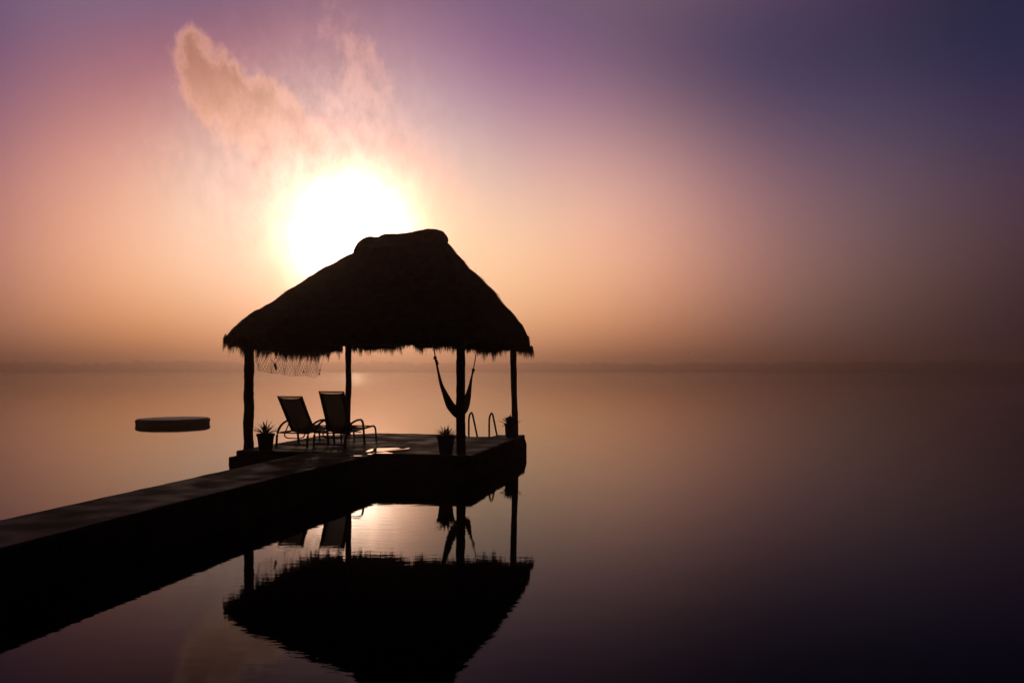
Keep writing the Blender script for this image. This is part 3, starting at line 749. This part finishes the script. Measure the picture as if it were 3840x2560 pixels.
# ------------------------------------------------------------------ pots
def leaf(k, base, az, el, L_, wd, curl, segs=7, thick=.0):
    d = Vector((math.sin(az) * math.cos(el), math.cos(az) * math.cos(el), math.sin(el))); sx = Vector((math.cos(az), -math.sin(az), 0)); vs = []; p = base.copy(); e = el
    for i in range(segs + 1):
        t = i / segs; wq = wd * (math.sin(math.pi * min(1, .25 + t * .75)) ** .8 if t < .999 else .02); wq = max(wq, wd * .03)
        q = Vector((0, 0, wq * .22)); vs += [p - sx * wq / 2 + q, p, p + sx * wq / 2 + q]
        d = Vector((math.sin(az) * math.cos(e), math.cos(az) * math.cos(e), math.sin(e))); p = p + d * L_ / segs; e -= curl / segs
    f = []
    for i in range(segs):
        for j in (0, 1): f.append((i * 3 + j, i * 3 + j + 1, i * 3 + 4 + j, i * 3 + 3 + j))
    k.add(vs, f)
def potted(loc, kind, label, rb, rt, h, seed):
    random.seed(seed)
    t = thing('potted_plant', loc, 0, label, 'potted plant', 'potted plants standing by the palapa posts')
    k = MB(); k.lathe([(rb * .96, 0), (rb, .01), (rt * .94, h - .07), (rt * .95, h - .055), (rt * 1.03, h - .05), (rt * 1.06, h - .01), (rt * 1.03, h), (rt * .93, h), (rt * .9, h - .04)], n=36)
    k.build('pot', M_pot, t, True)
    k = MB(); k.lathe([(rt * .9, h - .05), (rt * .6, h - .03), (.01, h - .02)], n=20, jit=.2); k.build('soil', M_soil, t)
    k = MB(); b0 = Vector((0, 0, h - .03))
    if kind == 'tall':
        for i in range(46):
            az = i * 2.4 + random.uniform(-.3, .3); el = R(random.choice((82, 66, 52, 42, 34, 28)) + random.uniform(-8, 6)); leaf(k, b0 + Vector((random.uniform(-.03, .03), random.uniform(-.03, .03), 0)), az, el, random.uniform(.29, .40), .026, random.uniform(.2, .7))
    elif kind == 'low':
        for i in range(42):
            az = i * 2.4 + random.uniform(-.3, .3); el = R(random.choice((66, 52, 40, 32, 26)) + random.uniform(-8, 6)); leaf(k, b0 + Vector((random.uniform(-.03, .03), random.uniform(-.03, .03), 0)), az, el, random.uniform(.22, .32), .024, random.uniform(.1, .5))
    else:
        for i in range(34):
            az = i * 2.4; el = R(84 - i * 1.5 + random.uniform(-6, 6)); leaf(k, b0 + Vector((math.sin(az), math.cos(az), 0)) * .05, az, el, random.uniform(.17, .25), .075, .1)
        for az in (-1.5, -1.9, 1.45, 1.9): leaf(k, b0 + Vector((math.sin(az) * .08, 0, .01)), az, R(14), .24, .06, -.35)
        for i in range(12): leaf(k, Vector((-.15, random.uniform(-.05, .05), h - .03)), -1.57 + random.uniform(-.5, .5), R(-30), random.uniform(.06, .12), .015, 1.1, 4)
    k.build('leaves', M_leaf, t, True)
    return t
potted(at(996, 1686, dz0), 'tall', 'potted plant with long thin arching leaves between the left post and the loungers', .135, .175, .33, 3)
potted(at(1672, 1699, dz0), 'low', 'potted plant with a low tuft of thin spiky leaves beside the thick front right post', .125, .175, .345, 5)
potted(Vector((atd(1914, 1638, 19.4).x, 19.4, dz0)), 'broad', 'potted plant with short broad fleshy leaves tucked against the far right post', .12, .145, .33, 8)
random.seed(21)

# ------------------------------------------------------------------ swim ladder
lb = atd(1796, 1637, 19.47)
lad = thing('swim_ladder', (lb.x, lb.y, DECK), R(-24), 'metal swim ladder with two hooped handrails at the back edge of the platform', 'ladder')
for s_ in (-1, 1):
    k = MB(); x = s_ * .278
    k.tube(curve([(x, 0, -.02), (x, 0, .2), (x, .0, .36), (x, .015, .46), (x, .06, .535), (x, .125, .575), (x, .185, .55), (x, .23, .48), (x, .29, .35), (x, .38, .15), (x, .46, -.03), (x, .56, -.3), (x, .68, -.62)], 5), .023, 10)
    k.build('handrail', M_steel, lad, True)
for z in (-.22, -.45):
    k = MB(); y = .53 + (-.25 - z) * .4; k.box((0, y, z), (.54, .08, .025)); k.build('step', M_steel, lad)

# ------------------------------------------------------------------ raft
rf = thing('swim_raft', (-13.38, 31.45, 0), 0, 'low round dark swim raft floating alone on the open water', 'raft')
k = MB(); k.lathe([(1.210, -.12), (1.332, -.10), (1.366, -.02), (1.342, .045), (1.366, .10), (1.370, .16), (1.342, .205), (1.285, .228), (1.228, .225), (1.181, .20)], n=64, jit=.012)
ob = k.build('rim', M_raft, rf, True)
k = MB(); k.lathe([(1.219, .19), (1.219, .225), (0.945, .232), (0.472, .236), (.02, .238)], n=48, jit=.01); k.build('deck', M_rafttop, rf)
for g in (.1, 1.7, 3.3, 4.9):
    k = MB(); p = [Vector((math.cos(g + d_) * 1.375, math.sin(g + d_) * 1.375, z)) for (d_, z) in ((-.06, .08), (-.05, .05), (0, .035), (.05, .05), (.06, .08))]
    k.tube(p, .012, 6); k.build('grab_handle', M_rope, rf)
rf.rotation_euler = (R(-.25), R(-.35), 0)

# ------------------------------------------------------------------ small bird
k = MB(); 
k.tube([(-.14, 0, -.01), (-.08, 0, 0), (0, 0, .01), (.07, 0, .015), (.11, 0, .02), (.14, 0, .015)], [.008, .03, .04, .032, .022, .004], 8)
for s_ in (-1, 1):
    k.add([(.05, 0, .02), (-.05, 0, .01), (-.03, s_ * .16, .10), (.04, s_ * .14, .10), (-.05, s_ * .30, .13), (.05, 0, .005), (-.05, 0, 0), (-.03, s_ * .16, .09), (.04, s_ * .14, .09)],
          [(0, 1, 2, 3), (3, 2, 4), (8, 7, 6, 5), (4, 7, 8), (0, 3, 8, 5), (1, 6, 7, 2)])
bd = k.build('bird', M_bird); bd.location = atd(2581, 1321, 95); bd.rotation_euler = (R(8), 0, R(60))
tag(bd, 'tiny dark bird flying far off above the water to the right of the shelter', 'bird')

# ------------------------------------------------------------------ haze
HAZE = True
if HAZE:
    hz = MB(); hz.box((0, 830, 17.5), (5400, 2500, 37))
    hm = bpy.data.materials.new('haze_air'); hm.use_nodes = True; t = hm.node_tree; t.nodes.clear()
    o = t.nodes.new('ShaderNodeOutputMaterial'); v = t.nodes.new('ShaderNodeVolumePrincipled')
    v.inputs['Color'].default_value = (1.0, .74, .60, 1); v.inputs['Density'].default_value = .0017; v.inputs['Anisotropy'].default_value = .86
    t.links.new(v.outputs[0], o.inputs['Volume'])
    tag(hz.build('haze', hm), kind='stuff')
